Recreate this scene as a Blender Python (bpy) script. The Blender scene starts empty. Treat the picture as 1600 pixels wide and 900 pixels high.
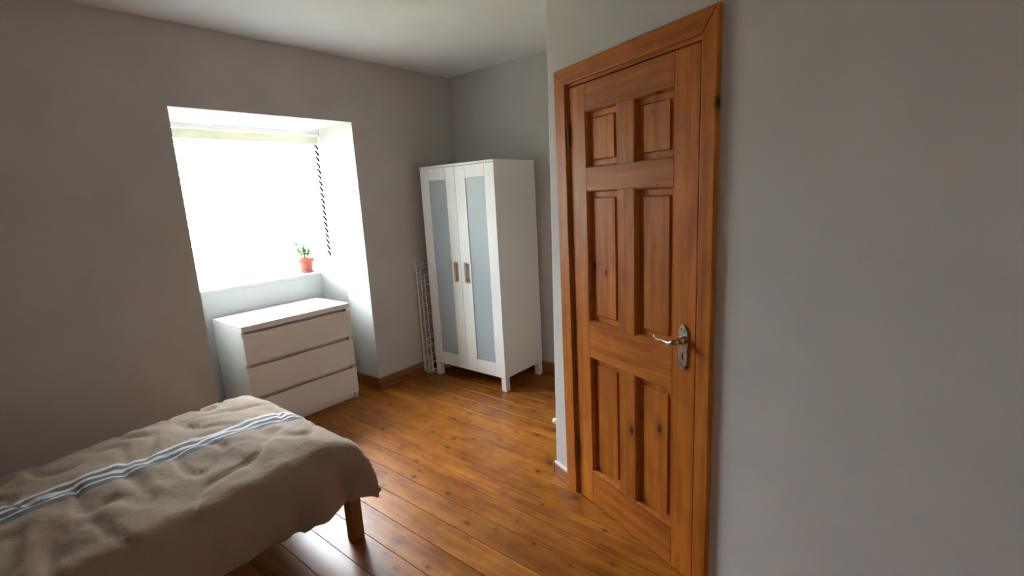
import bpy, bmesh, math, random
from math import sin, cos, pi, radians
from mathutils import Vector, Matrix, noise

random.seed(7)
SC = bpy.context.scene
COL = SC.collection

# ------------------------------------------------------------------ camera
F_PX, PITCH, ROLL, YAW, CAM_H = 761.0768, 0.1898, -0.0537, 0.8789, 1.5416
_fw = Vector((sin(YAW)*cos(PITCH), cos(YAW)*cos(PITCH), -sin(PITCH)))
_r = Vector((cos(YAW), -sin(YAW), 0))
_u = _r.cross(_fw)
_r2 = cos(ROLL)*_r + sin(ROLL)*_u
_u2 = -sin(ROLL)*_r + cos(ROLL)*_u
cam_data = bpy.data.cameras.new('camera')
cam_data.sensor_fit = 'HORIZONTAL'
cam_data.sensor_width = 36.0
cam_data.lens = F_PX/1600*36
cam_data.clip_start = 0.02
cam = bpy.data.objects.new('camera', cam_data)
COL.objects.link(cam)
cam.matrix_world = Matrix(((_r2.x, _u2.x, -_fw.x, 0), (_r2.y, _u2.y, -_fw.y, 0),
                           (_r2.z, _u2.z, -_fw.z, CAM_H), (0, 0, 0, 1)))
SC.camera = cam

# ------------------------------------------------------------------ sky, daylight, exposure
world = bpy.data.worlds.new('overcast_sky')
SC.world = world
world.use_nodes = True
_bg = world.node_tree.nodes['Background']
_bg.inputs['Color'].default_value = (0.86, 0.955, 1.07, 1)
# overcast sky: three times as bright overhead as at the horizon, (1 + 2 sin elevation)/3
_wn = world.node_tree
_tc = _wn.nodes.new('ShaderNodeTexCoord'); _sx = _wn.nodes.new('ShaderNodeSeparateXYZ')
_mr = _wn.nodes.new('ShaderNodeMapRange')
_mr.inputs['To Min'].default_value = 8.0; _mr.inputs['To Max'].default_value = 24.0
_wn.links.new(_tc.outputs['Generated'], _sx.inputs[0])
_wn.links.new(_sx.outputs['Z'], _mr.inputs['Value'])
_wn.links.new(_mr.outputs['Result'], _bg.inputs['Strength'])

def portal(name, loc, rot, sx, sy):
    l = bpy.data.lights.new(name, 'AREA')
    l.shape = 'RECTANGLE'; l.size = sx; l.size_y = sy
    l.cycles.is_portal = True
    o = bpy.data.objects.new(name, l); COL.objects.link(o)
    o.location = loc; o.rotation_euler = rot
    return o
portal('window_daylight_portal', (1.75, 4.30, 1.58), (-pi/2, 0, 0), 1.34, 1.22)

SC.view_settings.view_transform = 'Standard'
SC.view_settings.look = 'None'
SC.view_settings.gamma = 1.0
SC.view_settings.use_curve_mapping = False
SC.view_settings.exposure = 2.65
SC.cycles.max_bounces = 14
SC.cycles.diffuse_bounces = 8
SC.cycles.glossy_bounces = 5
SC.cycles.transparent_max_bounces = 16
SC.cycles.sample_clamp_indirect = 8

# ------------------------------------------------------------------ node helpers
def new_mat(name):
    m = bpy.data.materials.new(name); m.use_nodes = True
    nt = m.node_tree
    return m, nt, nt.nodes['Principled BSDF']

def N(nt, typ, **kw):
    n = nt.nodes.new(typ)
    for k, v in kw.items(): setattr(n, k, v)
    return n

def ramp(nt, fac, stops):
    r = N(nt, 'ShaderNodeValToRGB')
    el = r.color_ramp.elements
    while len(el) < len(stops): el.new(0.5)
    for e, (p, c) in zip(el, stops):
        e.position = p; e.color = (*c, 1) if len(c) == 3 else c
    nt.links.new(fac, r.inputs['Fac'])
    return r.outputs['Color']

def mixc(nt, fac, a, b, mode='MIX'):
    m = N(nt, 'ShaderNodeMix', data_type='RGBA', blend_type=mode)
    for sock, v in ((m.inputs['Factor'], fac), (m.inputs['A'], a), (m.inputs['B'], b)):
        if isinstance(v, bpy.types.NodeSocket): nt.links.new(v, sock)
        elif isinstance(v, tuple): sock.default_value = (*v, 1) if len(v) == 3 else v
        else: sock.default_value = v
    return m.outputs['Result']

def mathn(nt, op, a, b=None):
    m = N(nt, 'ShaderNodeMath', operation=op)
    for s, v in zip(m.inputs, (a, b)):
        if v is None: continue
        if isinstance(v, bpy.types.NodeSocket): nt.links.new(v, s)
        else: s.default_value = v
    return m.outputs[0]

def paint(name, col, rough=0.85, mottle=0.05, bump=0.02, scale=14, spec=0.3):
    m, nt, b = new_mat(name)
    tc = N(nt, 'ShaderNodeTexCoord')
    no = N(nt, 'ShaderNodeTexNoise'); no.inputs['Scale'].default_value = scale*0.25; no.inputs['Detail'].default_value = 4
    nt.links.new(tc.outputs['Object'], no.inputs['Vector'])
    lo = tuple(c*(1-mottle) for c in col); hi = tuple(min(1, c*(1+mottle)) for c in col)
    nt.links.new(ramp(nt, no.outputs['Fac'], [(0.3, lo), (0.7, hi)]), b.inputs['Base Color'])
    b.inputs['Roughness'].default_value = rough
    b.inputs['Specular IOR Level'].default_value = spec
    if bump:
        n2 = N(nt, 'ShaderNodeTexNoise'); n2.inputs['Scale'].default_value = scale*12; n2.inputs['Detail'].default_value = 3
        nt.links.new(tc.outputs['Object'], n2.inputs['Vector'])
        bp = N(nt, 'ShaderNodeBump'); bp.inputs['Strength'].default_value = bump*5; bp.inputs['Distance'].default_value = 0.002
        nt.links.new(n2.outputs['Fac'], bp.inputs['Height'])
        nt.links.new(bp.outputs['Normal'], b.inputs['Normal'])
    return m

def pine(name, axis, dark, mid, light, rough=0.32, knots=0.5, knot_scale=5.0, vary=0.25, normal='Z', stain=0.35, spec=0.5, patch=0.5):
    """varnished pine: stretched grain along axis, scattered dark knots, blotchy stain"""
    m, nt, b = new_mat(name)
    tc = N(nt, 'ShaderNodeTexCoord'); oi = N(nt, 'ShaderNodeObjectInfo')
    off = N(nt, 'ShaderNodeVectorMath', operation='SCALE'); off.inputs[0].default_value = (37.1, 53.7, 91.3)
    nt.links.new(oi.outputs['Random'], off.inputs['Scale'])
    ad = N(nt, 'ShaderNodeVectorMath', operation='ADD')
    nt.links.new(tc.outputs['Object'], ad.inputs[0]); nt.links.new(off.outputs[0], ad.inputs[1])
    def mapped(along, across):
        mp = N(nt, 'ShaderNodeMapping')
        sc = [across]*3; sc['XYZ'.index(axis)] = along
        mp.inputs['Scale'].default_value = sc
        nt.links.new(ad.outputs[0], mp.inputs['Vector'])
        return mp.outputs['Vector']
    # warp so that the grain swerves
    wn = N(nt, 'ShaderNodeTexNoise'); wn.inputs['Scale'].default_value = 1.0; wn.inputs['Detail'].default_value = 1
    nt.links.new(mapped(1.6, 7), wn.inputs['Vector'])
    g = N(nt, 'ShaderNodeTexNoise'); g.inputs['Scale'].default_value = 1.0; g.inputs['Detail'].default_value = 5
    g.inputs['Roughness'].default_value = 0.6; g.inputs['Distortion'].default_value = 0.6
    nt.links.new(mapped(1.5, 34), g.inputs['Vector'])
    base = ramp(nt, g.outputs['Fac'], [(0.28, dark), (0.5, mid), (0.74, light)])
    # blotches of old stain
    st = ramp(nt, wn.outputs['Fac'], [(0.30, (1-stain, (1-stain)*0.94, (1-stain)*0.85)), (0.58, (1, 1, 1)), (0.8, (1.12, 1.12, 1.08))])
    nt.nodes[-1].color_ramp.interpolation = 'EASE'; nt.nodes[-1].color_ramp.elements[0].position = 0.18
    base = mixc(nt, 1.0, base, st, 'MULTIPLY')
    # golden and reddish patches in the varnish
    hn = N(nt, 'ShaderNodeTexNoise'); hn.inputs['Scale'].default_value = 1.0; hn.inputs['Detail'].default_value = 4; hn.inputs['Roughness'].default_value = 0.65
    nt.links.new(mapped(7, 13), hn.inputs['Vector'])
    p_ = patch
    base = mixc(nt, 1.0, base, ramp(nt, hn.outputs['Fac'], [(0.30, (1-.25*p_, 1-.38*p_, 1-.35*p_)), (0.5, (1, 1, 1)), (0.72, (1+.18*p_, 1+.34*p_, 1+.3*p_))]), 'MULTIPLY')
    # piece to piece variation
    rv = N(nt, 'ShaderNodeMapRange'); rv.inputs['To Min'].default_value = 1-vary; rv.inputs['To Max'].default_value = 1+vary*0.6
    nt.links.new(oi.outputs['Random'], rv.inputs['Value'])
    base = mixc(nt, 1.0, base, rv.outputs['Result'], 'MULTIPLY')
    # knots
    vo = N(nt, 'ShaderNodeTexVoronoi', voronoi_dimensions='2D'); vo.inputs['Scale'].default_value = 1.0
    kx = N(nt, 'ShaderNodeSeparateXYZ'); kc = N(nt, 'ShaderNodeCombineXYZ')
    nt.links.new(mapped(knot_scale, knot_scale*1.7), kx.inputs[0])
    nt.links.new(kx.outputs[axis], kc.inputs['X'])
    nt.links.new(kx.outputs[[c for c in 'XYZ' if c not in (axis, normal)][0]], kc.inputs['Y'])
    nt.links.new(kc.outputs[0], vo.inputs['Vector'])
    sep = N(nt, 'ShaderNodeSeparateColor'); nt.links.new(vo.outputs['Color'], sep.inputs['Color'])
    pick = mathn(nt, 'LESS_THAN', sep.outputs[0], knots)
    size = mathn(nt, 'MULTIPLY_ADD', sep.outputs[1], 0.085); nt.nodes[-1].inputs[2].default_value = 0.03
    dn = mathn(nt, 'DIVIDE', vo.outputs['Distance'], size)
    core = ramp(nt, dn, [(0.45, (1, 1, 1)), (1.0, (0, 0, 0))])
    halo = N(nt, 'ShaderNodeMapRange'); halo.inputs['From Min'].default_value = 0.6; halo.inputs['From Max'].default_value = 2.6
    halo.inputs['To Min'].default_value = 0.42; halo.inputs['To Max'].default_value = 0.0
    nt.links.new(dn, halo.inputs['Value'])
    hf = mathn(nt, 'MULTIPLY', halo.outputs['Result'], pick)
    base = mixc(nt, hf, base, tuple(c*0.45 for c in dark))
    cf = mathn(nt, 'MULTIPLY', core, pick)
    base = mixc(nt, cf, base, tuple(c*0.28 for c in dark))
    nt.links.new(base, b.inputs['Base Color'])
    rr = N(nt, 'ShaderNodeMapRange'); rr.inputs['To Min'].default_value = rough*0.8; rr.inputs['To Max'].default_value = rough*1.35
    nt.links.new(wn.outputs['Fac'], rr.inputs['Value'])
    nt.links.new(rr.outputs['Result'], b.inputs['Roughness'])
    b.inputs['Specular IOR Level'].default_value = spec
    bp = N(nt, 'ShaderNodeBump'); bp.inputs['Strength'].default_value = 0.12; bp.inputs['Distance'].default_value = 0.002
    nt.links.new(g.outputs['Fac'], bp.inputs['Height']); nt.links.new(bp.outputs['Normal'], b.inputs['Normal'])
    return m

def metal(name, col, rough):
    m, nt, b = new_mat(name)
    b.inputs['Base Color'].default_value = (*col, 1); b.inputs['Metallic'].default_value = 1.0
    tc = N(nt, 'ShaderNodeTexCoord'); no = N(nt, 'ShaderNodeTexNoise'); no.inputs['Scale'].default_value = 60
    nt.links.new(tc.outputs['Object'], no.inputs['Vector'])
    rr = N(nt, 'ShaderNodeMapRange'); rr.inputs['To Min'].default_value = rough*0.7; rr.inputs['To Max'].default_value = rough*1.4
    nt.links.new(no.outputs['Fac'], rr.inputs['Value']); nt.links.new(rr.outputs['Result'], b.inputs['Roughness'])
    return m

M = {}
M['wall'] = paint('grey_wall_paint', (0.55, 0.52, 0.495), 0.9, 0.04, 0.03)
M['white_wall'] = paint('pale_reveal_paint', (0.50, 0.515, 0.52), 0.8, 0.02, 0.02)
M['ceiling'] = paint('white_ceiling_paint', (0.74, 0.73, 0.72), 0.9, 0.03, 0.02)
M['bead'] = paint('cream_filler', (0.75, 0.72, 0.66), 0.7, 0.05, 0)
M['lacquer'] = paint('white_lacquer', (0.85, 0.85, 0.82), 0.38, 0.015, 0, spec=0.4)
M['dresser'] = paint('white_foil', (0.85, 0.81, 0.76), 0.36, 0.015, 0, spec=0.4)
M['white_wood'] = paint('white_gloss_paint', (0.85, 0.85, 0.84), 0.3, 0.02, 0)
M['wire'] = paint('white_coated_wire', (0.85, 0.85, 0.83), 0.4, 0.03, 0)
M['cream_slat'] = paint('cream_blind_slat', (0.80, 0.75, 0.58), 0.45, 0.05, 0)
M['shade_end'] = paint('shade_slat_end', (0.006, 0.005, 0.004), 0.95, 0.1, 0, spec=0.0)  # near-black colour imitates the shade on backlit slat ends
M['dark_gap'] = paint('dark_wood_gap', (0.05, 0.03, 0.018), 0.9, 0.1, 0)
M['terracotta'] = paint('terracotta', (0.36, 0.10, 0.07), 0.8, 0.12, 0.02)
M['saucer'] = paint('dark_saucer', (0.20, 0.09, 0.06), 0.6, 0.1, 0)
M['soil'] = paint('potting_soil', (0.05, 0.035, 0.025), 0.95, 0.2, 0.1)
M['leaf'] = paint('succulent_leaf', (0.07, 0.19, 0.045), 0.45, 0.3, 0, scale=60)
M['stem'] = paint('plant_stem', (0.16, 0.14, 0.06), 0.8, 0.2, 0)
M['mattress'] = paint('mattress_ticking', (0.6, 0.58, 0.54), 0.9, 0.05, 0)
M['plastic'] = paint('white_plastic', (0.82, 0.81, 0.78), 0.35, 0.02, 0)
M['handle_wood'] = paint('birch_handle', (0.36, 0.22, 0.12), 0.5, 0.15, 0, scale=40)
M['ground_bounce'] = paint('bounce_ground', (0.22, 0.21, 0.17), 0.95, 0.3, 0, scale=2)  # neutral grey chosen so the bounced daylight stays untinted
M['chrome'] = metal('satin_chrome', (0.62, 0.60, 0.56), 0.28)
M['brass'] = metal('worn_brass', (0.55, 0.42, 0.22), 0.22)
M['iron'] = metal('dark_hinge_metal', (0.16, 0.12, 0.09), 0.45)

FL = ((0.215, 0.062, 0.006), (0.335, 0.108, 0.0105), (0.41, 0.150, 0.017))
M['floor_board'] = pine('varnished_floor_pine', 'Y', *FL, rough=0.32, knots=0.55, knot_scale=5.4, vary=0.12, stain=0.34, spec=0.36, patch=1.0)
DR = ((0.31, 0.086, 0.010), (0.46, 0.140, 0.018), (0.55, 0.188, 0.027))
M['door_v'] = pine('door_pine_upright', 'Z', *DR, rough=0.48, knots=0.16, knot_scale=3.6, vary=0.10, stain=0.22, normal='Y', spec=0.16)
M['door_h'] = pine('door_pine_level', 'X', *DR, rough=0.48, knots=0.16, knot_scale=3.6, vary=0.10, stain=0.22, normal='Y', spec=0.16)
SK = ((0.20, 0.065, 0.024), (0.30, 0.11, 0.040), (0.37, 0.15, 0.055))
M['skirt_x'] = pine('skirting_pine_x', 'X', *SK, normal='Y', rough=0.4, knots=0.2, knot_scale=3.0, vary=0.08, stain=0.25)
M['skirt_y'] = pine('skirting_pine_y', 'Y', *SK, normal='X', rough=0.4, knots=0.2, knot_scale=3.0, vary=0.08, stain=0.25)
M['bed_wood'] = pine('bed_pine_upright', 'Z', normal='Y', dark=(0.12, 0.050, 0.020), mid=(0.18, 0.078, 0.032), light=(0.23, 0.105, 0.045), rough=0.45, knots=0.15)

def frosted():
    m, nt, b = new_mat('frosted_glass')
    b.inputs['Base Color'].default_value = (0.60, 0.66, 0.69, 1)
    b.inputs['Roughness'].default_value = 0.34
    tr = N(nt, 'ShaderNodeBsdfTranslucent'); tr.inputs['Color'].default_value = (0.62, 0.70, 0.74, 1)
    mx = N(nt, 'ShaderNodeMixShader'); mx.inputs['Fac'].default_value = 0.35
    nt.links.new(b.outputs[0], mx.inputs[1]); nt.links.new(tr.outputs[0], mx.inputs[2])
    nt.links.new(mx.outputs[0], nt.nodes['Material Output'].inputs['Surface'])
    return m
M['frosted'] = frosted()

def clear_glass():
    m, nt, b = new_mat('clear_glass')
    t = N(nt, 'ShaderNodeBsdfTransparent'); t.inputs['Color'].default_value = (0.97, 0.98, 0.97, 1)
    g = N(nt, 'ShaderNodeBsdfGlossy'); g.inputs['Roughness'].default_value = 0.02
    mx = N(nt, 'ShaderNodeMixShader'); mx.inputs['Fac'].default_value = 0.06
    nt.links.new(t.outputs[0], mx.inputs[1]); nt.links.new(g.outputs[0], mx.inputs[2])
    nt.links.new(mx.outputs[0], nt.nodes['Material Output'].inputs['Surface'])
    return m
M['glass'] = clear_glass()

def linen():
    m, nt, b = new_mat('beige_linen')
    tc = N(nt, 'ShaderNodeTexCoord')
    no = N(nt, 'ShaderNodeTexNoise'); no.inputs['Scale'].default_value = 5; no.inputs['Detail'].default_value = 5
    nt.links.new(tc.outputs['Object'], no.inputs['Vector'])
    base = ramp(nt, no.outputs['Fac'], [(0.3, (0.27, 0.185, 0.12)), (0.7, (0.33, 0.23, 0.155))])
    # woven stripes across the far part of the cover (world y, the object origin is at the room origin)
    sp = N(nt, 'ShaderNodeSeparateXYZ'); nt.links.new(tc.outputs['UV'], sp.inputs[0])
    stripes = ramp(nt, sp.outputs['Y'], [(0.0, (0, 0, 0)), (1.0, (0, 0, 0))])
    el = nt.nodes[-1].color_ramp; el.interpolation = 'CONSTANT'
    for p, v in ((0.500, 0.5), (0.522, 1.0), (0.530, 0.5), (0.548, 1.0), (0.566, 0.5), (0.584, 1.0), (0.60, 0.0)):
        e = el.elements.new(p); e.color = (v, v, v, 1)
    white = mathn(nt, 'GREATER_THAN', stripes, 0.75); anyst = mathn(nt, 'GREATER_THAN', stripes, 0.25)
    sc = mixc(nt, white, (0.13, 0.12, 0.13), (0.62, 0.60, 0.57))
    base = mixc(nt, anyst, base, sc)
    nt.links.new(base, b.inputs['Base Color'])
    b.inputs['Roughness'].default_value = 0.9; b.inputs['Specular IOR Level'].default_value = 0.15
    b.inputs['Sheen Weight'].default_value = 0.2
    wv = N(nt, 'ShaderNodeTexNoise'); wv.inputs['Scale'].default_value = 260
    nt.links.new(tc.outputs['Object'], wv.inputs['Vector'])
    w2 = N(nt, 'ShaderNodeTexNoise'); w2.inputs['Scale'].default_value = 22; w2.inputs['Detail'].default_value = 4; w2.inputs['Distortion'].default_value = 1.2
    nt.links.new(tc.outputs['Object'], w2.inputs['Vector'])
    hs = mathn(nt, 'MULTIPLY_ADD', w2.outputs['Fac'], 3.0); nt.links.new(wv.outputs['Fac'], nt.nodes[-1].inputs[2])
    bp = N(nt, 'ShaderNodeBump'); bp.inputs['Strength'].default_value = 0.35; bp.inputs['Distance'].default_value = 0.004
    nt.links.new(hs, bp.inputs['Height']); nt.links.new(bp.outputs['Normal'], b.inputs['Normal'])
    return m
M['linen'] = linen()

# ------------------------------------------------------------------ object helpers
FRAME = {}
def tag(o, label=None, cat=None, group=None, kind=None):
    if label: o['label'] = label
    if cat: o['category'] = cat
    if group: o['group'] = group
    if kind: o['kind'] = kind
    return o

def thing(name, loc=(0, 0, 0), rz=0.0, label=None, cat=None, group=None, kind=None):
    o = bpy.data.objects.new(name, None); COL.objects.link(o)
    o.empty_display_size = 0.1
    o.location = loc; o.rotation_euler = (0, 0, rz)
    FRAME[o.name] = Matrix.Translation(loc) @ Matrix.Rotation(rz, 4, 'Z')
    return tag(o, label, cat, group, kind)

def obj(name, bm, mat, parent=None, local=False, smooth=False, label=None):
    """link bm as ONE mesh object; coordinates are world ones unless local"""
    if parent is not None:
        fr = FRAME[parent.name]
        if not local: bm.transform(fr.inverted())
    bmesh.ops.recalc_face_normals(bm, faces=bm.faces)
    me = bpy.data.meshes.new(name); bm.to_mesh(me); bm.free()
    me.materials.append(M[mat] if isinstance(mat, str) else mat)
    if smooth:
        for p in me.polygons: p.use_smooth = True
    o = bpy.data.objects.new(name, me); COL.objects.link(o)
    o.parent = parent
    FRAME[o.name] = FRAME[parent.name] if parent is not None else Matrix()
    if label: o['label'] = label
    return o

def struct(name, bm, mat, label, cat, **kw):
    return tag(obj(name, bm, mat, **kw), label, cat, kind='structure')

def B(*boxes, bevel=0.0, seg=1):
    """boxes (x0,x1,y0,y1,z0,z1) collected in a bmesh"""
    bm = bmesh.new()
    for b in boxes: add_box(bm, *b, bevel=bevel, seg=seg)
    return bm

def add_box(bm, x0, x1, y0, y1, z0, z1, bevel=0.0, seg=1):
    r = bmesh.ops.create_cube(bm, size=1.0)
    vs = r['verts']
    for v in vs:
        v.co = Vector((x0+(v.co.x+.5)*(x1-x0), y0+(v.co.y+.5)*(y1-y0), z0+(v.co.z+.5)*(z1-z0)))
    if bevel:
        es = list({e for v in vs for e in v.link_edges})
        bmesh.ops.bevel(bm, geom=es, offset=bevel, segments=seg, profile=0.5, affect='EDGES')

def add_prism(bm, poly, z0, z1):
    """vertical prism over a plan polygon; z1 may be a list"""
    lo = [bm.verts.new((x, y, z0)) for x, y in poly]
    hi = [bm.verts.new((x, y, z1)) for x, y in poly]
    n = len(poly)
    bm.faces.new(lo[::-1]); bm.faces.new(hi)
    for i in range(n): bm.faces.new((lo[i], lo[(i+1) % n], hi[(i+1) % n], hi[i]))

def add_hex(bm, a, b):
    """solid between two quads a (bottom loop) and b (top loop)"""
    lo = [bm.verts.new(p) for p in a]; hi = [bm.verts.new(p) for p in b]
    bm.faces.new(lo[::-1]); bm.faces.new(hi)
    for i in range(len(lo)):
        j = (i+1) % len(lo); bm.faces.new((lo[i], lo[j], hi[j], hi[i]))

def add_tube(bm, pts, rad, seg=8, cap=True):
    pts = [Vector(p) for p in pts]
    rads = rad if isinstance(rad, (list, tuple)) else [rad]*len(pts)
    rings = []; prev = None
    for i, p in enumerate(pts):
        t = (pts[min(i+1, len(pts)-1)] - pts[max(i-1, 0)]).normalized()
        if prev is None:
            a = Vector((0, 0, 1)) if abs(t.z) < 0.9 else Vector((1, 0, 0))
            nx = t.cross(a).normalized()
        else:
            nx = (prev - t*prev.dot(t)).normalized()
        prev = nx; ny = t.cross(nx)
        rings.append([bm.verts.new(p + rads[i]*(cos(2*pi*k/seg)*nx + sin(2*pi*k/seg)*ny)) for k in range(seg)])
    for a, b in zip(rings, rings[1:]):
        for k in range(seg): bm.faces.new((a[k], a[(k+1) % seg], b[(k+1) % seg], b[k]))
    if cap:
        bm.faces.new(rings[0][::-1]); bm.faces.new(rings[-1])

def add_lathe(bm, prof, c, seg=24, axis='Z'):
    """profile of (radius, height) spun about a vertical axis through c"""
    rings = []
    for r, h in prof:
        rings.append([bm.verts.new((c[0]+r*cos(2*pi*k/seg), c[1]+r*sin(2*pi*k/seg), c[2]+h)) for k in range(seg)])
    for a, b in zip(rings, rings[1:]):
        for k in range(seg): bm.faces.new((a[k], a[(k+1) % seg], b[(k+1) % seg], b[k]))
    bm.faces.new(rings[0][::-1]); bm.faces.new(rings[-1])

# ------------------------------------------------------------------ room dimensions (metres)
WY = 3.334          # window wall face
RX = 3.285          # right wall face
LX, NY = -1.55, -1.50
HC = 2.596          # ceiling
XR, XL = 2.235, 1.045          # recess jambs at the wall face
HEAD, SILL = 2.137, 0.980
YS, YB = 3.85, 4.20            # sill nosing / inner face of the window frame
OUT = 4.32
XRb, XLb = 2.412, 1.090        # jambs at the window: the right one runs askew
HEADB = 2.188                  # soffit at the window
SXR, SXL = 2.128, 1.152        # splayed lower jambs at the panel below the sill
OA = -0.3742
DO = Vector((1.9463, 1.2249, 0))
DRZ = math.atan2(-cos(OA), sin(OA))     # door frame: local x runs along the wall towards the camera, local y away from the room
DM = Matrix.Translation(DO) @ Matrix.Rotation(DRZ, 4, 'Z')

# ------------------------------------------------------------------ shell
# floor slab with single boards on it
floor = struct('floor', B((LX-.2, RX+.2, NY-.2, OUT, -0.14, -0.022)), 'dark_gap', 'dark base under the varnished pine floor boards', 'floor')
X0, PITCHB = 1.24, 0.1385
k0 = int(math.floor((LX - X0)/PITCHB)) - 1
k1 = int(math.ceil((RX - X0)/PITCHB)) + 1
for k in range(k0, k1):
    xa, xb = X0 + k*PITCHB + 0.0011, X0 + (k+1)*PITCHB - 0.0011
    y = NY - 0.05; yend = YS + 0.05
    joints = [random.uniform(-0.6, 0.4)] + ([random.uniform(1.2, 3.2)] if random.random() < .08 else [])
    if k == 4: joints = [0.1, 2.72]      # butt joint by the chest of drawers
    cuts = [y] + joints + [yend]
    for a, b in zip(cuts, cuts[1:]):
        dz = random.uniform(-0.0005, 0.0002)
        obj('floor_board', B((xa, xb, a+0.0008, b-0.0008, -0.022, dz), bevel=0.0008), 'floor_board', floor)

ceil_o = struct('ceiling', B((LX-.1, RX+.1, NY-.1, WY+.1, HC, HC+.12)), 'ceiling', 'plain white ceiling above the grey walls', 'ceiling')

# window wall: three blocks round the deep recess
bm = B((LX-.1, XL-.003, WY, OUT, -.02, HC+.1), (XL-.003, XRb+.003, WY+.002, OUT, HEADB+.003, HC+.1), (XL-.003, XR+.003, WY, WY+.002, HEAD+.003, HC+.1))
add_prism(bm, [(XR+.003, WY), (RX+.1, WY), (RX+.1, OUT), (XRb+.003, OUT), (XRb+.003, YB)], -.02, HEADB+.003)
add_box(bm, XR+.003, RX+.1, WY, WY+.002, HEADB+.003, HC+.1)
add_box(bm, XRb+.003, RX+.1, WY+.002, OUT, HEADB+.003, HC+.1)
wall_back = struct('wall_back', bm, 'wall', 'grey painted wall around the deep window recess', 'wall')
bm = bmesh.new()   # white lining of the recess
add_prism(bm, [(XR, WY+.0005), (XR+.003, WY+.0005), (XRb+.003, YB), (XRb+.003, OUT), (XRb, OUT), (XRb, YB)], SILL-.03, HEADB+.002)
add_prism(bm, [(XL, WY+.0005), (XL-.003, WY+.0005), (XL-.003, OUT), (XLb, OUT), (XLb, YB)], SILL-.03, HEADB+.002)
obj('recess_side', bm, 'white_wall', wall_back, label='white painted upper side of the window recess')
bm = bmesh.new()   # lower cheeks that splay in towards the panel below the sill
add_prism(bm, [(XR, WY+.0005), (XR+.003, WY+.0005), (XRb+.003, YB), (XRb+.003, OUT), (SXR, OUT), (SXR, YS+.002), (XR-.012, WY+.30)], -.02, SILL-.0005)
add_prism(bm, [(XL, WY+.0005), (XL-.003, WY+.0005), (XL-.003, OUT), (SXL, OUT), (SXL, YS+.002), (XL+.012, WY+.30)], -.02, SILL-.0005)
add_box(bm, SXL, SXR, YS+.002, OUT, -.02, SILL-.03)
obj('recess_panel', bm, 'white_wall', wall_back, label='white panel and splayed cheeks below the sill')
bm = bmesh.new()
add_hex(bm, [(XL-.003, WY+.0005, HEAD), (XRb+.003, WY+.0005, HEAD), (XRb+.003, OUT, HEADB), (XL-.003, OUT, HEADB)],
            [(XL-.003, WY+.0005, HEADB+.006), (XRb+.003, WY+.0005, HEADB+.006), (XRb+.003, OUT, HEADB+.006), (XL-.003, OUT, HEADB+.006)])
obj('recess_head', bm, 'white_wall', wall_back, label='white soffit of the window recess')
obj('window_sill', B((SXL-.004, SXR+.004, YS, OUT, SILL-.03, SILL), bevel=.003, seg=2), 'white_wall', wall_back, label='white painted window sill')

struct('wall_right', B((RX, RX+.1, -.2, WY, -.02, HC+.1)), 'wall', 'grey painted wall behind the wardrobe', 'wall')
struct('wall_left', B((LX-.1, LX, NY, WY, -.02, HC+.1)), 'wall', 'grey painted wall at the head of the bed', 'wall')
struct('wall_near', B((LX-.1, RX+.1, NY-.1, NY, -.02, HC+.1)), 'wall', 'grey painted wall opposite the window', 'wall')

# wall with the door: its free end leans a little; built in the door's local frame
DW, DH, G = 0.709, 1.981, 0.005
WF = 0.004                      # wall face lies 4 mm behind the leaf face
bm = bmesh.new()
eb, et = -0.226, -0.160
def lp(x, y, z): return (x, y, z)
add_hex(bm, [lp(eb, WF, -.02), lp(-.032, WF, -.02), lp(-.032, 1.5, -.02), lp(eb, 1.5, -.02)],
            [lp(et, WF, HC+.05), lp(-.032, WF, HC+.05), lp(-.032, 1.5, HC+.05), lp(et, 1.5, HC+.05)])
es = [e for e in bm.edges if all(abs(v.co.y-WF) < 1e-5 and v.co.x < -.1 for v in e.verts)]
bmesh.ops.bevel(bm, geom=es, offset=.010, segments=3, profile=.5, affect='EDGES')
add_box(bm, -.032, DW+.032, WF, .12, DH+G+.032, HC+.05)
add_box(bm, DW+.032, 2.7, WF, .12, -.02, HC+.05)
wd = thing('wall_door', DO, DRZ, 'grey painted wall with a free end holding the pine door', 'wall', kind='structure')
obj('wall_face', bm, 'wall', wd, local=True)
obj('leak_blocker', B((-.032, DW+.032, .12, .14, -.02, DH+.08)), 'dark_gap', wd, local=True)  # unseen backing, added to stop daylight leaking in round the door

# skirting boards
bm = B((XR+.001, RX, WY-.018, WY, 0.001, .100), bevel=.004)
struct('baseboard_back', bm, 'skirt_x', 'stained pine skirting board along the window wall beside the wardrobe', 'skirting')
bm = bmesh.new()
add_prism(bm, [(XR+.001, WY-.018), (XR-.018, WY-.018), (XR-.030, WY+.297), (XR-.012, WY+.297), (XR, WY)], .001, .100)
struct('baseboard_recess', bm, 'skirt_y', 'short stained pine skirting board inside the window recess', 'skirting')
struct('baseboard_left', B((LX, XL, WY-.018, WY, 0.001, .100), bevel=.004), 'skirt_x', 'stained pine skirting board left of the window recess', 'skirting')
struct('baseboard_right', B((RX-.018, RX, .9, WY-.018, 0.001, .100), bevel=.004), 'skirt_y', 'stained pine skirting board behind the wardrobe', 'skirting')
bd = thing('baseboard_door', DO, DRZ, 'short piece of pine skirting between wall end and door frame', 'skirting', kind='structure')
obj('skirting_piece', B((-.222, -.096, -.010, WF+.001, .001, .072), bevel=.003), 'skirt_x', bd, local=True)
obj('skirting_return', B((-.236, -.224, -.010, 1.0, .001, .072), bevel=.003), 'skirt_x', bd, local=True)
obj('filler_bead', B((-.223, -.096, -.008, WF+.001, .0722, .082), bevel=.003), 'bead', bd, local=True, label='cream filler line on top of the skirting')
bn = thing('baseboard_near', DO, DRZ, 'pine skirting board on the near side of the door', 'skirting', kind='structure')
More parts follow.
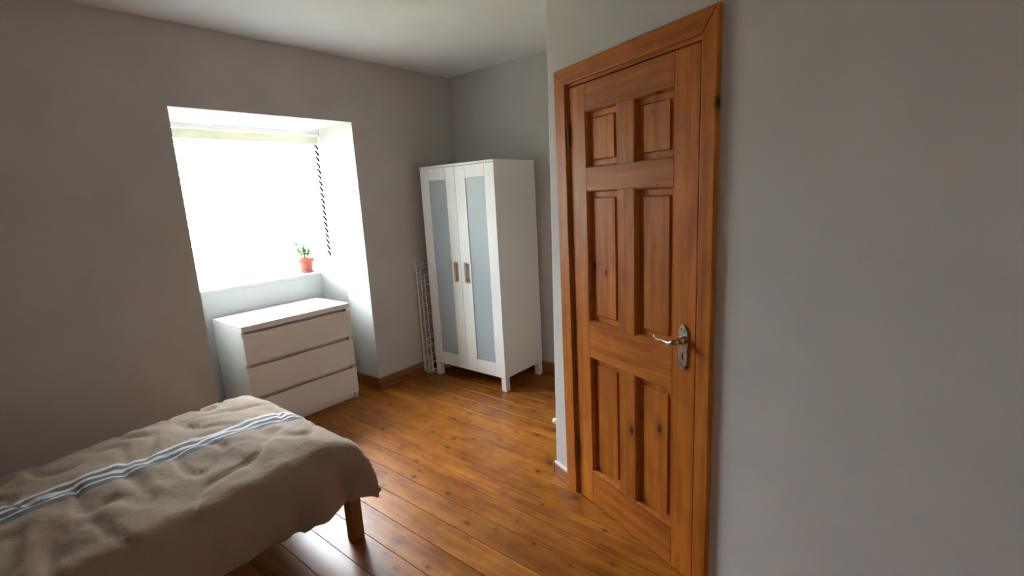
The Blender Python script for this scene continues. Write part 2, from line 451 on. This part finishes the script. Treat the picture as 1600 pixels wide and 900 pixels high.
obj('skirting_piece', B((DW+.082, 2.6, -.010, WF+.001, .001, .072), bevel=.003), 'skirt_x', bn, local=True)

# door casing (architrave) and lining
tr = thing('trim_1', DO, DRZ, 'orange pine door frame with mitred casing around the panelled door', 'door frame', kind='structure')
ci, co, ch0, ch1, cf = -.015, -.094, DH+G+.018, DH+G+.088, -.016
def casing(quad):
    bm = bmesh.new()
    add_hex(bm, [(x, WF, z) for x, z in quad], [(x, cf, z) for x, z in quad])
    es = [e for e in bm.edges if all(abs(v.co.y-cf) < 1e-5 for v in e.verts)]
    bmesh.ops.bevel(bm, geom=es, offset=.004, segments=2, profile=.5, affect='EDGES')
    return bm
cr0, cr1 = DW+.015, DW+.075
obj('casing_upright', casing([(co, .001), (ci, .001), (ci, ch0), (co, ch1)]), 'door_v', tr, local=True)
obj('casing_upright', casing([(cr0, .001), (cr1, .001), (cr1, ch1), (cr0, ch0)]), 'door_v', tr, local=True)
obj('casing_head', casing([(ci, ch0), (cr0, ch0), (cr1, ch1), (co, ch1)]), 'door_h', tr, local=True)
obj('jamb', B((-.031, -.004, .0, .12, .001, DH+G+.003)), 'door_v', tr, local=True)
obj('jamb', B((DW+.012, DW+.0315, .014, .12, .001, DH+G+.003)), 'door_v', tr, local=True)
obj('jamb_head', B((-.031, DW+.031, .0, .12, DH+G+.0045, DH+G+.031)), 'door_h', tr, local=True)
obj('door_stop', B((-.004, .010, .042, .12, .001, DH+G+.003), (DW-.010, DW+.012, .042, .12, .001, DH+G+.003),
                   (.010, DW-.010, .042, .12, DH+G-.010, DH+G+.003)), 'dark_gap', tr, local=True)

# ------------------------------------------------------------------ the six panel door
door = thing('door_1', DO, DRZ, 'closed orange pine door with six panels and a metal lever handle', 'door', kind='structure')
T = .040
XA = [0.0, .107, .307, .404, .603, DW]
ZA = [G, .183, .772, .945, 1.540, 1.636, 1.873, DH+G]
def rail(name, x0, x1, z0, z1, mat):
    bm = B((x0+.0002, x1-.0002, 0, T, z0+.0002, z1-.0002))
    es = [e for e in bm.edges if all(abs(v.co.y) < 1e-6 for v in e.verts)]
    bmesh.ops.bevel(bm, geom=es, offset=.0012, segments=1, affect='EDGES')
    return obj(name, bm, mat, door, local=True)
rail('stile', XA[0], XA[1], ZA[0], ZA[7], 'door_v')
rail('stile', XA[4], XA[5], ZA[0], ZA[7], 'door_v')
for a, b in ((0, 1), (2, 3), (4, 5), (6, 7)): rail('rail', XA[1], XA[4], ZA[a], ZA[b], 'door_h')
for a, b in ((1, 2), (3, 4), (5, 6)): rail('mullion', XA[2], XA[3], ZA[a], ZA[b], 'door_v')
def ring(bm, a, b):
    for i in range(4): bm.faces.new((a[i], a[(i+1) % 4], b[(i+1) % 4], b[i]))
for xa, xb in ((XA[1], XA[2]), (XA[3], XA[4])):
    for za, zb in ((ZA[1], ZA[2]), (ZA[3], ZA[4]), (ZA[5], ZA[6])):
        bm = bmesh.new()
        def loop(ins, y): return [bm.verts.new((x, y, z)) for x, z in ((xa+ins, za+ins), (xb-ins, za+ins), (xb-ins, zb-ins), (xa+ins, zb-ins))]
        L = [loop(.0, .022), loop(.029, .022), loop(.0305, .027), loop(.0325, .027), loop(.035, .0165)]
        for p, q in zip(L, L[1:]): ring(bm, p, q)
        bm.faces.new(L[-1])
        bk = loop(0, .035); ring(bm, L[0], bk); bm.faces.new(bk)
        pn = obj('panel', bm, 'door_v', door, local=True)
        bm = bmesh.new()    # moulding round the panel: a small ovolo
        prof = [(0.0, .0215), (0.0, .002), (.002, .0015), (.0042, .005), (.006, .012), (.0075, .0215)]
        L = [loop(i, y) for i, y in prof]
        for p, q in zip(L, L[1:]): ring(bm, p, q)
        ring(bm, L[-1], L[0])
        obj('moulding', bm, 'door_v', pn, local=True)
for zc in (1.784, .25):      # hinges in the left gap
    bm = bmesh.new()
    add_tube(bm, [(-.004, -.006, zc-.052), (-.004, -.006, zc+.052)], .0055, 10)
    add_box(bm, -.016, -.004, -.001, .0015, zc-.05, zc+.05)
    obj('hinge', bm, 'iron', door, local=True, label='dark metal butt hinge')
# lever handle on a shaped back plate
pc, pz0, pz1 = .657, .876, 1.047
bm = bmesh.new()
half = [(0.0, 0.0), (.006, .001), (.010, .006), (.012, .012), (.0165, .016), (.020, .024), (.0205, .036), (.0205, .0855)]
H_ = pz1-pz0
right = [(x, z) for x, z in half]
outline = [(pc+x, pz0+z) for x, z in right] + [(pc+x, pz1-z) for x, z in right[::-1]][1:] + [(pc-x, pz1-z) for x, z in right[1:]] + [(pc-x, pz0+z) for x, z in right[::-1]][1:-1]
add_hex(bm, [(x, -.0002, z) for x, z in outline], [(x, -.006, z) for x, z in outline])
es = [e for e in bm.edges if all(v.co.y < -.005 for v in e.verts)]
bmesh.ops.bevel(bm, geom=es, offset=.002, segments=2, affect='EDGES')
plate = obj('handle_plate', bm, 'chrome', door, local=True, label='satin metal plate behind the lever')
obj('keyhole', B((pc-.0035, pc+.0035, -.0066, -.0058, .915, .937), bevel=.0003), 'dark_gap', plate, local=True, label='dark keyhole slot')
bm = bmesh.new()
for z in (1.028, .893):
    add_tube(bm, [(pc-.007, -.005, z), (pc-.007, -.0075, z)], .0028, 8)
    add_tube(bm, [(pc+.009, -.005, z-.006), (pc+.009, -.0075, z-.006)], .0028, 8)
obj('plate_screws', bm, 'iron', plate, local=True)
bm = bmesh.new()
add_tube(bm, [(pc, -.004, .986), (pc, -.012, .986), (pc, -.020, .986), (pc, -.034, .986), (pc, -.046, .986)], [.0165, .0165, .0105, .0095, .0095], 16)
obj('lever_collar', bm, 'brass', plate, local=True, label='worn brass collar of the lever', smooth=True)
bm = bmesh.new()
add_tube(bm, [(pc+.009, -.047, .988), (pc, -.049, .987), (pc-.014, -.050, .981), (pc-.028, -.050, .9785), (pc-.045, -.050, .981),
              (pc-.062, -.050, .983), (pc-.078, -.050, .981), (pc-.090, -.049, .982), (pc-.098, -.048, .989), (pc-.101, -.047, .996)],
         [.006, .0105, .0100, .0088, .0062, .0050, .0050, .0055, .0045, .0028], 12)
obj('lever', bm, 'chrome', plate, local=True, smooth=True, label='curved satin metal lever')

# ------------------------------------------------------------------ window
win = thing('window_1', ((XLb+XRb)/2, YB, SILL), 0, 'white framed sash window filled with bright daylight above the sill', 'window', kind='structure')
fx0, fx1, fz0, fz1 = XLb+.0005, XRb-.0005, SILL+.0005, HEADB-.012
obj('frame', B((fx0, fx0+.05, YB, YB+.09, fz0, fz1), (fx1-.05, fx1, YB, YB+.09, fz0, fz1), (fx0+.05, fx1-.05, YB, YB+.09, fz0, fz0+.05), (fx0+.05, fx1-.05, YB, YB+.09, fz1-.05, fz1+.02)), 'white_wood', win)
zm = (fz0+fz1)/2; xm = (fx0+fx1)/2
for (za, zb, ya) in ((fz0+.05, zm+.018, YB+.012), (zm-.018, fz1-.05, YB+.048)):
    x0, x1, y0, y1 = fx0+.0505, fx1-.0505, ya, ya+.034
    sa = obj('sash', B((x0, x0+.04, y0, y1, za, zb), (x1-.04, x1, y0, y1, za, zb), (x0+.04, x1-.04, y0, y1, za, za+.036), (x0+.04, x1-.04, y0, y1, zb-.036, zb),
                      (xm-.011, xm+.011, y0+.004, y1-.004, za+.036, zb-.036)), 'white_wood', win)
    for pa, pb in ((x0+.04, xm-.011), (xm+.011, x1-.04)):
        obj('pane', B((pa, pb, y0+.015, y0+.019, za+.036, zb-.036)), 'glass', sa)

# unseen ground plane, added to dim the ceiling; grey keeps its bounce neutral
struct('ground_outside', B((-30, 34, OUT+.02, 60, -.6, -.5)), 'ground_bounce', 'unseen grey ground outside the window, added for its bounce light', 'ground')

# ------------------------------------------------------------------ venetian blind
BY = 4.090
HB = 2.174
bx0, bx1 = XLb+.025, 2.362
blind = thing('venetian_blind', ((bx0+bx1)/2, BY, HB-.02), 0, 'cream slatted venetian blind with shade painted on its slat ends hanging in the window recess', 'blind')
obj('headrail', B((bx0-.005, bx1+.008, BY-.026, BY+.026, HB-.046, HB-.006), bevel=.003), 'white_wood', blind)
obj('valance', B((bx0-.002, bx1+.004, BY-.036, BY-.0275, HB-.118, HB-.052), bevel=.003), 'cream_slat', blind)
obj('bracket', B((bx1+.0085, bx1+.020, BY-.034, BY+.03, HB-.060, HB-.001), bevel=.002), 'white_wood', blind)
SP = 0.0515
zb = HB-.135; n_sl = 19
for i in range(n_sl):
    z = zb - i*SP
    bm = bmesh.new()      # slightly crowned slat, tilted a little
    tilt = radians(38)
    pr = [(-.025, 0), (-.012, .0022), (.012, .0022), (.025, 0)]
    sec = [(BY + y*cos(tilt) , z + h + y*sin(tilt)) for y, h in pr] + [(BY + y*cos(tilt), z + h - .0028 + y*sin(tilt)) for y, h in pr[::-1]]
    add_hex(bm, [(bx0, y, zz) for y, zz in sec], [(bx1-.010, y, zz) for y, zz in sec])
    s = obj('slat', bm, 'cream_slat', blind)
    bm = bmesh.new()  # end cap, thickened and coloured near black so backlit shade shows
    sec2 = [(y, zz + (.0035 if q < 4 else -.0055)) for q, (y, zz) in enumerate(sec)]
    add_hex(bm, [(bx1-.0098, y, zz) for y, zz in sec2], [(bx1+.007, y, zz) for y, zz in sec2])
    add_box(bm, bx1-.0095, bx1-.0015, BY-.0265, BY-.0225, z-.034, z-.014)
    obj('slat_end', bm, 'shade_end', s, label='end of a blind slat with its backlit shade painted on')
zl = zb - n_sl*SP
obj('bottom_rail', B((bx0, bx1-.004, BY-.026, BY+.026, zl-.004, zl+.014), bevel=.003), 'cream_slat', blind)
for cx_ in (bx0+.14, (bx0+bx1)/2, bx1-.14):
    bm = bmesh.new()
    for dy in (-.0275, .0275):
        add_tube(bm, [(cx_, BY+dy, zl), (cx_, BY+dy, HB-.05)], .0011, 5)
    obj('ladder_cord', bm, 'cream_slat', blind)

# ------------------------------------------------------------------ wardrobe
wx0, wx1, wy0, wy1 = 2.747, 3.247, 2.391, 3.203
wr = thing('wardrobe', ((wx0+wx1)/2, (wy0+wy1)/2, 0), 0, 'tall white wardrobe with two frosted glass doors standing in the corner', 'wardrobe')
zb0 = .112; fr_ = wx0+.020
obj('side_panel', B((fr_, wx1, wy0, wy0+.018, zb0, 1.782), bevel=.001), 'lacquer', wr)
obj('side_panel', B((fr_, wx1, wy1-.018, wy1, zb0, 1.782), bevel=.001), 'lacquer', wr)
obj('top_panel', B((wx0-.002, wx1, wy0-.003, wy1+.003, 1.7825, 1.800), bevel=.0015), 'lacquer', wr)
obj('bottom_panel', B((fr_, wx1, wy0+.0182, wy1-.0182, zb0, zb0+.018)), 'lacquer', wr)
obj('back_panel', B((wx1-.006, wx1, wy0+.0182, wy1-.0182, zb0+.0182, 1.782)), 'lacquer', wr)
obj('shelf', B((fr_+.004, wx1-.007, wy0+.0185, wy1-.0185, 1.585, 1.603)), 'lacquer', wr)
for lx in (wx0+.004, wx1-.052):
    for ly in (wy0+.001, wy1-.049):
        obj('leg', B((lx, lx+.048, ly, ly+.048, 0.0005, zb0-.0005), bevel=.0015), 'lacquer', wr)
ymid = 2.799
def wdoor(ya, yb, ga, gb, hy):
    z0, z1 = zb0+.003, 1.7800
    gz0, gz1 = .225, 1.684
    bm = bmesh.new(); X0_, X1_ = wx0, fr_-.001
    add_box(bm, X0_, X1_, ya, ga, z0, z1, bevel=.001)
    add_box(bm, X0_, X1_, gb, yb, z0, z1, bevel=.001)
    add_box(bm, X0_, X1_, ga+.0004, gb-.0004, z0, gz0, bevel=.001)
    add_box(bm, X0_, X1_, ga+.0004, gb-.0004, gz1, z1, bevel=.001)
    d = obj('door', bm, 'lacquer', wr)
    obj('glass_pane', B((X0_+.006, X0_+.011, ga+.0005, gb-.0005, gz0+.0005, gz1-.0005)), 'frosted', d, label='frosted blue grey glass pane')
    bm = B((X0_-.022, X0_-.010, hy-.010, hy+.010, .866, 1.026), bevel=.002)
    add_box(bm, X0_-.0102, X0_, hy-.006, hy+.006, .880, .895); add_box(bm, X0_-.0102, X0_, hy-.006, hy+.006, .997, 1.012)
    obj('handle', bm, 'handle_wood', d, label='brown wooden bar handle')
wdoor(ymid+.0015, wy1, 2.903, 3.102, 2.853)
wdoor(wy0, ymid-.0015, 2.486, 2.688, 2.733)

# ------------------------------------------------------------------ folded drying rack in the gap
rk = thing('drying_rack', (2.98, 3.265, 0), 0, 'folded white wire drying rack leaning between wardrobe and wall', 'drying rack')
def wire_frame(x0, x1, y0b, y0t, z0, z1, nrod, loop_top=False):
    bm = bmesh.new(); r = .0042; c = .02
    def yy(z): return y0b + (y0t-y0b)*(z-z0)/(z1-z0)
    def pt(x, z): return (x, yy(z), z)
    pts = [pt(x0+c, z0), pt(x1-c, z0), pt(x1-c*.3, z0+c*.3), pt(x1, z0+c), pt(x1, z1-c), pt(x1-c*.3, z1-c*.3), pt(x1-c, z1), pt(x0+c, z1), pt(x0+c*.3, z1-c*.3), pt(x0, z1-c), pt(x0, z0+c), pt(x0+c*.3, z0+c*.3), pt(x0+c, z0)]
    add_tube(bm, pts, r, 6)
    for i in range(1, nrod+1):
        z = z0 + (z1-z0)*i/(nrod+1)
        add_tube(bm, [pt(x0, z), pt(x1, z)], .0032, 6)
    return bm
obj('wing_frame', wire_frame(2.706, 3.215, 3.300, 3.308, .004, .985, 12), 'wire', rk)
obj('centre_frame', wire_frame(2.722, 3.225, 3.272, 3.280, .010, .955, 11), 'wire', rk)
obj('wing_frame', wire_frame(2.738, 3.215, 3.238, 3.250, .004, .900, 9), 'wire', rk)
bm = bmesh.new()
add_tube(bm, [(2.702, 3.312, .02), (2.704, 3.312, 1.02), (2.699, 3.312, 1.045), (2.690, 3.312, 1.052), (2.684, 3.312, 1.04), (2.684, 3.312, .93)], .0042, 6)
for z in (.06, .30): add_tube(bm, [(2.712, 3.312, z), (2.712, 3.235, z-.03), (2.760, 3.235, z-.03), (2.760, 3.312, z)], .0038, 6)
obj('folding_leg', bm, 'wire', rk)
bm = bmesh.new()
for a in range(4):
    x = 2.712+.013*a
    add_tube(bm, [(x, 3.305, .16), (x, 3.300, .012), (x+.003, 3.288, .0035), (x+.003, 3.262, .0035), (x, 3.250, .012), (x, 3.246, .16)], .0032, 6)
obj('foot_loop', bm, 'wire', rk)

# ------------------------------------------------------------------ chest of drawers
dx0, dx1, dy0, dy1 = 1.246, 2.046, 3.350, 3.832
dr = thing('chest_of_drawers', ((dx0+dx1)/2, (dy0+dy1)/2, 0), 0, 'low white chest of three drawers standing below the window sill', 'chest of drawers')
obj('top_panel', B((dx0, dx1, dy0, dy1, .742, .780), bevel=.0015), 'dresser', dr)
obj('side_panel', B((dx0, dx0+.022, dy0+.019, dy1, .0005, .7415), bevel=.001), 'dresser', dr)
obj('side_panel', B((dx1-.022, dx1, dy0+.019, dy1, .0005, .7415), bevel=.001), 'dresser', dr)
obj('back_panel', B((dx0+.0225, dx1-.0225, dy1-.006, dy1, .02, .7415)), 'dresser', dr)
obj('plinth', B((dx0+.0225, dx1-.0225, dy0+.040, dy0+.055, .0005, .060)), 'dresser', dr)
for i, (za, zb_) in enumerate(((.518, .722), (.284, .491), (.052, .257))):
    bm = bmesh.new()
    # front board with a sloping grip edge on top
    sec = [(dy0+.001, za), (dy0+.001, zb_), (dy0+.003, zb_+.001), (dy0+.0185, zb_-.020), (dy0+.0185, za)]
    add_hex(bm, [(dx0+.001, y, z) for y, z in sec], [(dx1-.001, y, z) for y, z in sec])
    add_box(bm, dx0+.03, dx1-.03, dy0+.0187, dy0+.030, za+.01, zb_-.02)
    obj('drawer', bm, 'dresser', dr)
obj('inner_front', B((dx0+.0225, dx1-.0225, dy0+.058, dy0+.064, .062, .7415)), 'dresser', dr)

# ------------------------------------------------------------------ succulent in its pot on the sill
PX, PY = 2.075, 3.985
pl = thing('potted_plant', (PX, PY, SILL), 0, 'small green succulent in a terracotta pot on the window sill', 'plant')
bm = bmesh.new(); add_lathe(bm, [(.045, .0), (.056, .001), (.060, .016), (.056, .016), (.053, .006)], (PX, PY, SILL+.0006))
obj('saucer', bm, 'saucer', pl, smooth=True)
bm = bmesh.new(); add_lathe(bm, [(.044, .0), (.060, .088), (.066, .088), (.069, .092), (.070, .112), (.066, .114), (.062, .112), (.060, .100)], (PX, PY, SILL+.0075))
obj('pot', bm, 'terracotta', pl)
bm = bmesh.new(); add_lathe(bm, [(.056, .0), (.057, .004)], (PX, PY, SILL+.104))
obj('soil', bm, 'soil', pl)
rs = random.Random(3)
def leaf(bm, p, d, ln, w):
    d = Vector(d).normalized(); s = d.cross(Vector((0.2, 0.1, 1))).normalized(); n = s.cross(d)
    ts = [0, .25, .6, .88, 1]; ws = [.25, .8, 1.0, .7, .1]
    rows = []
    for t, q in zip(ts, ws):
        c = Vector(p) + d*ln*t + n*(.12*ln*math.sin(t*pi))
        rows.append([bm.verts.new(c - s*w*q), bm.verts.new(c + n*w*.28*q), bm.verts.new(c + s*w*q), bm.verts.new(c - n*w*.28*q)])
    for a, b in zip(rows, rows[1:]):
        for k in range(4): bm.faces.new((a[k], a[(k+1) % 4], b[(k+1) % 4], b[k]))
    bm.faces.new(rows[0]); bm.faces.new(rows[-1])
bs, bl = bmesh.new(), bmesh.new()
stems = [(-.078, -.01, .150), (-.045, .02, .085), (-.012, -.02, .105), (.012, .02, .120), (.030, -.015, .085), (.052, .01, .075), (.0, .03, .09), (-.02, -.03, .07)]
for sx, sy, h in stems:
    base = Vector((PX+sx*.3, PY+sy*.4, SILL+.105)); tip = Vector((PX+sx, PY+sy, SILL+.105+h))
    mid = (base+tip)/2 + Vector((-sx*.15, 0, .004))
    add_tube(bs, [base, mid, tip], [.0042, .0036, .0026], 6)
    for k in range(9):
        t = .42+.58*k/8; p = base.lerp(tip, t); a = k*2.4+sx*40
        leaf(bl, p, (cos(a), sin(a), .35+.6*t), rs.uniform(.024, .034), rs.uniform(.009, .012))
obj('stems', bs, 'stem', pl); obj('leaves', bl, 'leaf', pl, smooth=True)

# ------------------------------------------------------------------ bed
bed = thing('bed', (0.05, 2.26, 0), 0, 'wooden bed frame with square legs under a beige duvet', 'bed')
by0, by1, bxf, bxh = 1.842, 2.700, 1.060, -0.960
for lx in (1.030, bxh):
    for ly in (1.874, by1-.075):
        obj('leg', B((lx, lx+.056, ly, ly+.058, .0005, .300), bevel=.003), 'bed_wood', bed)
obj('side_rail', B((bxh, bxf, 1.880, 1.905, .301, .385), bevel=.003), 'bed_wood', bed)
obj('side_rail', B((bxh, bxf, by1-.045, by1-.020, .301, .385), bevel=.003), 'bed_wood', bed)
obj('foot_rail', B((bxf-.005, bxf+.020, 1.9055, by1-.0455, .301, .385), bevel=.003), 'bed_wood', bed)
obj('headboard', B((bxh-.032, bxh-.001, 1.86, by1, .30, .95), bevel=.006), 'bed_wood', bed)
for i in range(12):
    xs = bxh+.08+i*.165
    obj('slat', B((xs, xs+.07, 1.9055, by1-.0455, .352, .366)), 'bed_wood', bed)
tag(obj('mattress', B((bxh+.003, .985, 1.885, by1-.045, .386, .475), bevel=.03, seg=3), 'mattress'), 'pale mattress mostly hidden between bed frame and duvet', 'mattress')

# duvet draped over the mattress, built as a cloth that rounds over the edges and hangs
def duvet():
    bm = bmesh.new(); uvl = bm.loops.layers.uv.new('UVMap')
    cx0, cx1, cy0, cy1 = -.62, .945, 1.825, 2.66
    r, top, hang = .125, .572, .108
    ext = r*pi/2 + hang
    nx, ny = 110, 84
    U = [cx0-.02 + (cx1+ext-cx0+.02)*i/nx for i in range(nx+1)]
    V = [cy0-ext + (cy1-cy0+2*ext)*j/ny for j in range(ny+1)]
    vs = {}
    for i, u in enumerate(U):
        for j, v in enumerate(V):
            qx = min(max(u, cx0-.1), cx1); qy = min(max(v, cy0), cy1)
            d = Vector((u-qx, v-qy)); L = d.length
            if L > ext: 
                L2 = ext + (L-ext)*.25
            else: L2 = L
            di = d/L if L > 1e-6 else Vector((0, 0))
            w1 = noise.noise(Vector((u*3.1, v*3.1, 1.7)))
            w2 = noise.noise(Vector((u*9+v*4, v*7-u*2, 5.1)))
            w3 = noise.noise(Vector((u*22, v*15, 9.3)))
            ins = min(u-(cx0-.3), cx1-u, v-cy0, cy1-v)
            puff = .035*(1-math.exp(-max(0, ins)/.25))
            if L2 < r*pi/2:
                a = L2/r; off = r*sin(a); z = top - r*(1-cos(a))
            else:
                hh = L2 - r*pi/2; off = r + .10*hh; z = top - r - hh
            fold = max(0, min(1, (L2-.06)/.20))
            ang = math.atan2(di.y, di.x) if L > 1e-6 else 0
            tcoord = (u if abs(di.y) > abs(di.x) else v)
            ripple = fold*(.020*sin(tcoord*17+1.3+2*w1) + .010*sin(tcoord*41+3*w2))
            off += ripple + .012*w2*fold
            # the bottom corner flares out and sags
            cor = 4*abs(di.x*di.y)**1.0*.5 if L > 1e-6 else 0
            off += .035*cor*fold
            w4 = abs(noise.noise(Vector((u*6.3-v*2.2, v*5.1+u*1.4, 3.3))))
            z += puff + .014*w1 + .008*w2 + .004*w3 - .014*max(0, .16-w4)/.16 - .01*fold*w1
            vs[i, j] = bm.verts.new((qx + di.x*off, qy + di.y*off, z))
    for i in range(nx):
        for j in range(ny):
            f = bm.faces.new((vs[i, j], vs[i+1, j], vs[i+1, j+1], vs[i, j+1]))
            for lo, (a, b) in zip(f.loops, ((i, j), (i+1, j), (i+1, j+1), (i, j+1))):
                lo[uvl].uv = ((U[a]+.7)/2.0, (V[b]-1.5)/1.35)
    return bm
dv = obj('duvet', duvet(), 'linen', smooth=True)
tag(dv, 'beige linen duvet with grey and white stripes hanging over the bed corner', 'duvet')
so = dv.modifiers.new('thickness', 'SOLIDIFY'); so.thickness = .022; so.offset = -1

# ------------------------------------------------------------------ small white fitting on the wall end
fit = thing('wall_fitting', DM @ Vector((-.2175, .022, .300)), DRZ, 'small white rounded knob sticking out of the wall end beside the door', 'wall fitting')
def lathe_x(prof, c):
    bm = bmesh.new(); add_lathe(bm, prof, (0, 0, 0), 16)
    bm.transform(Matrix.Translation(c) @ Matrix.Rotation(-pi/2, 4, 'Y'))
    return bm
obj('base', lathe_x([(.013, 0), (.013, .006), (.010, .010)], (0.002, 0, 0)), 'plastic', fit, local=True, smooth=True)
obj('knob', lathe_x([(.010, .008), (.015, .016), (.017, .027), (.015, .037), (.009, .043), (.002, .045)], (0.002, 0, 0)), 'plastic', fit, local=True, smooth=True)
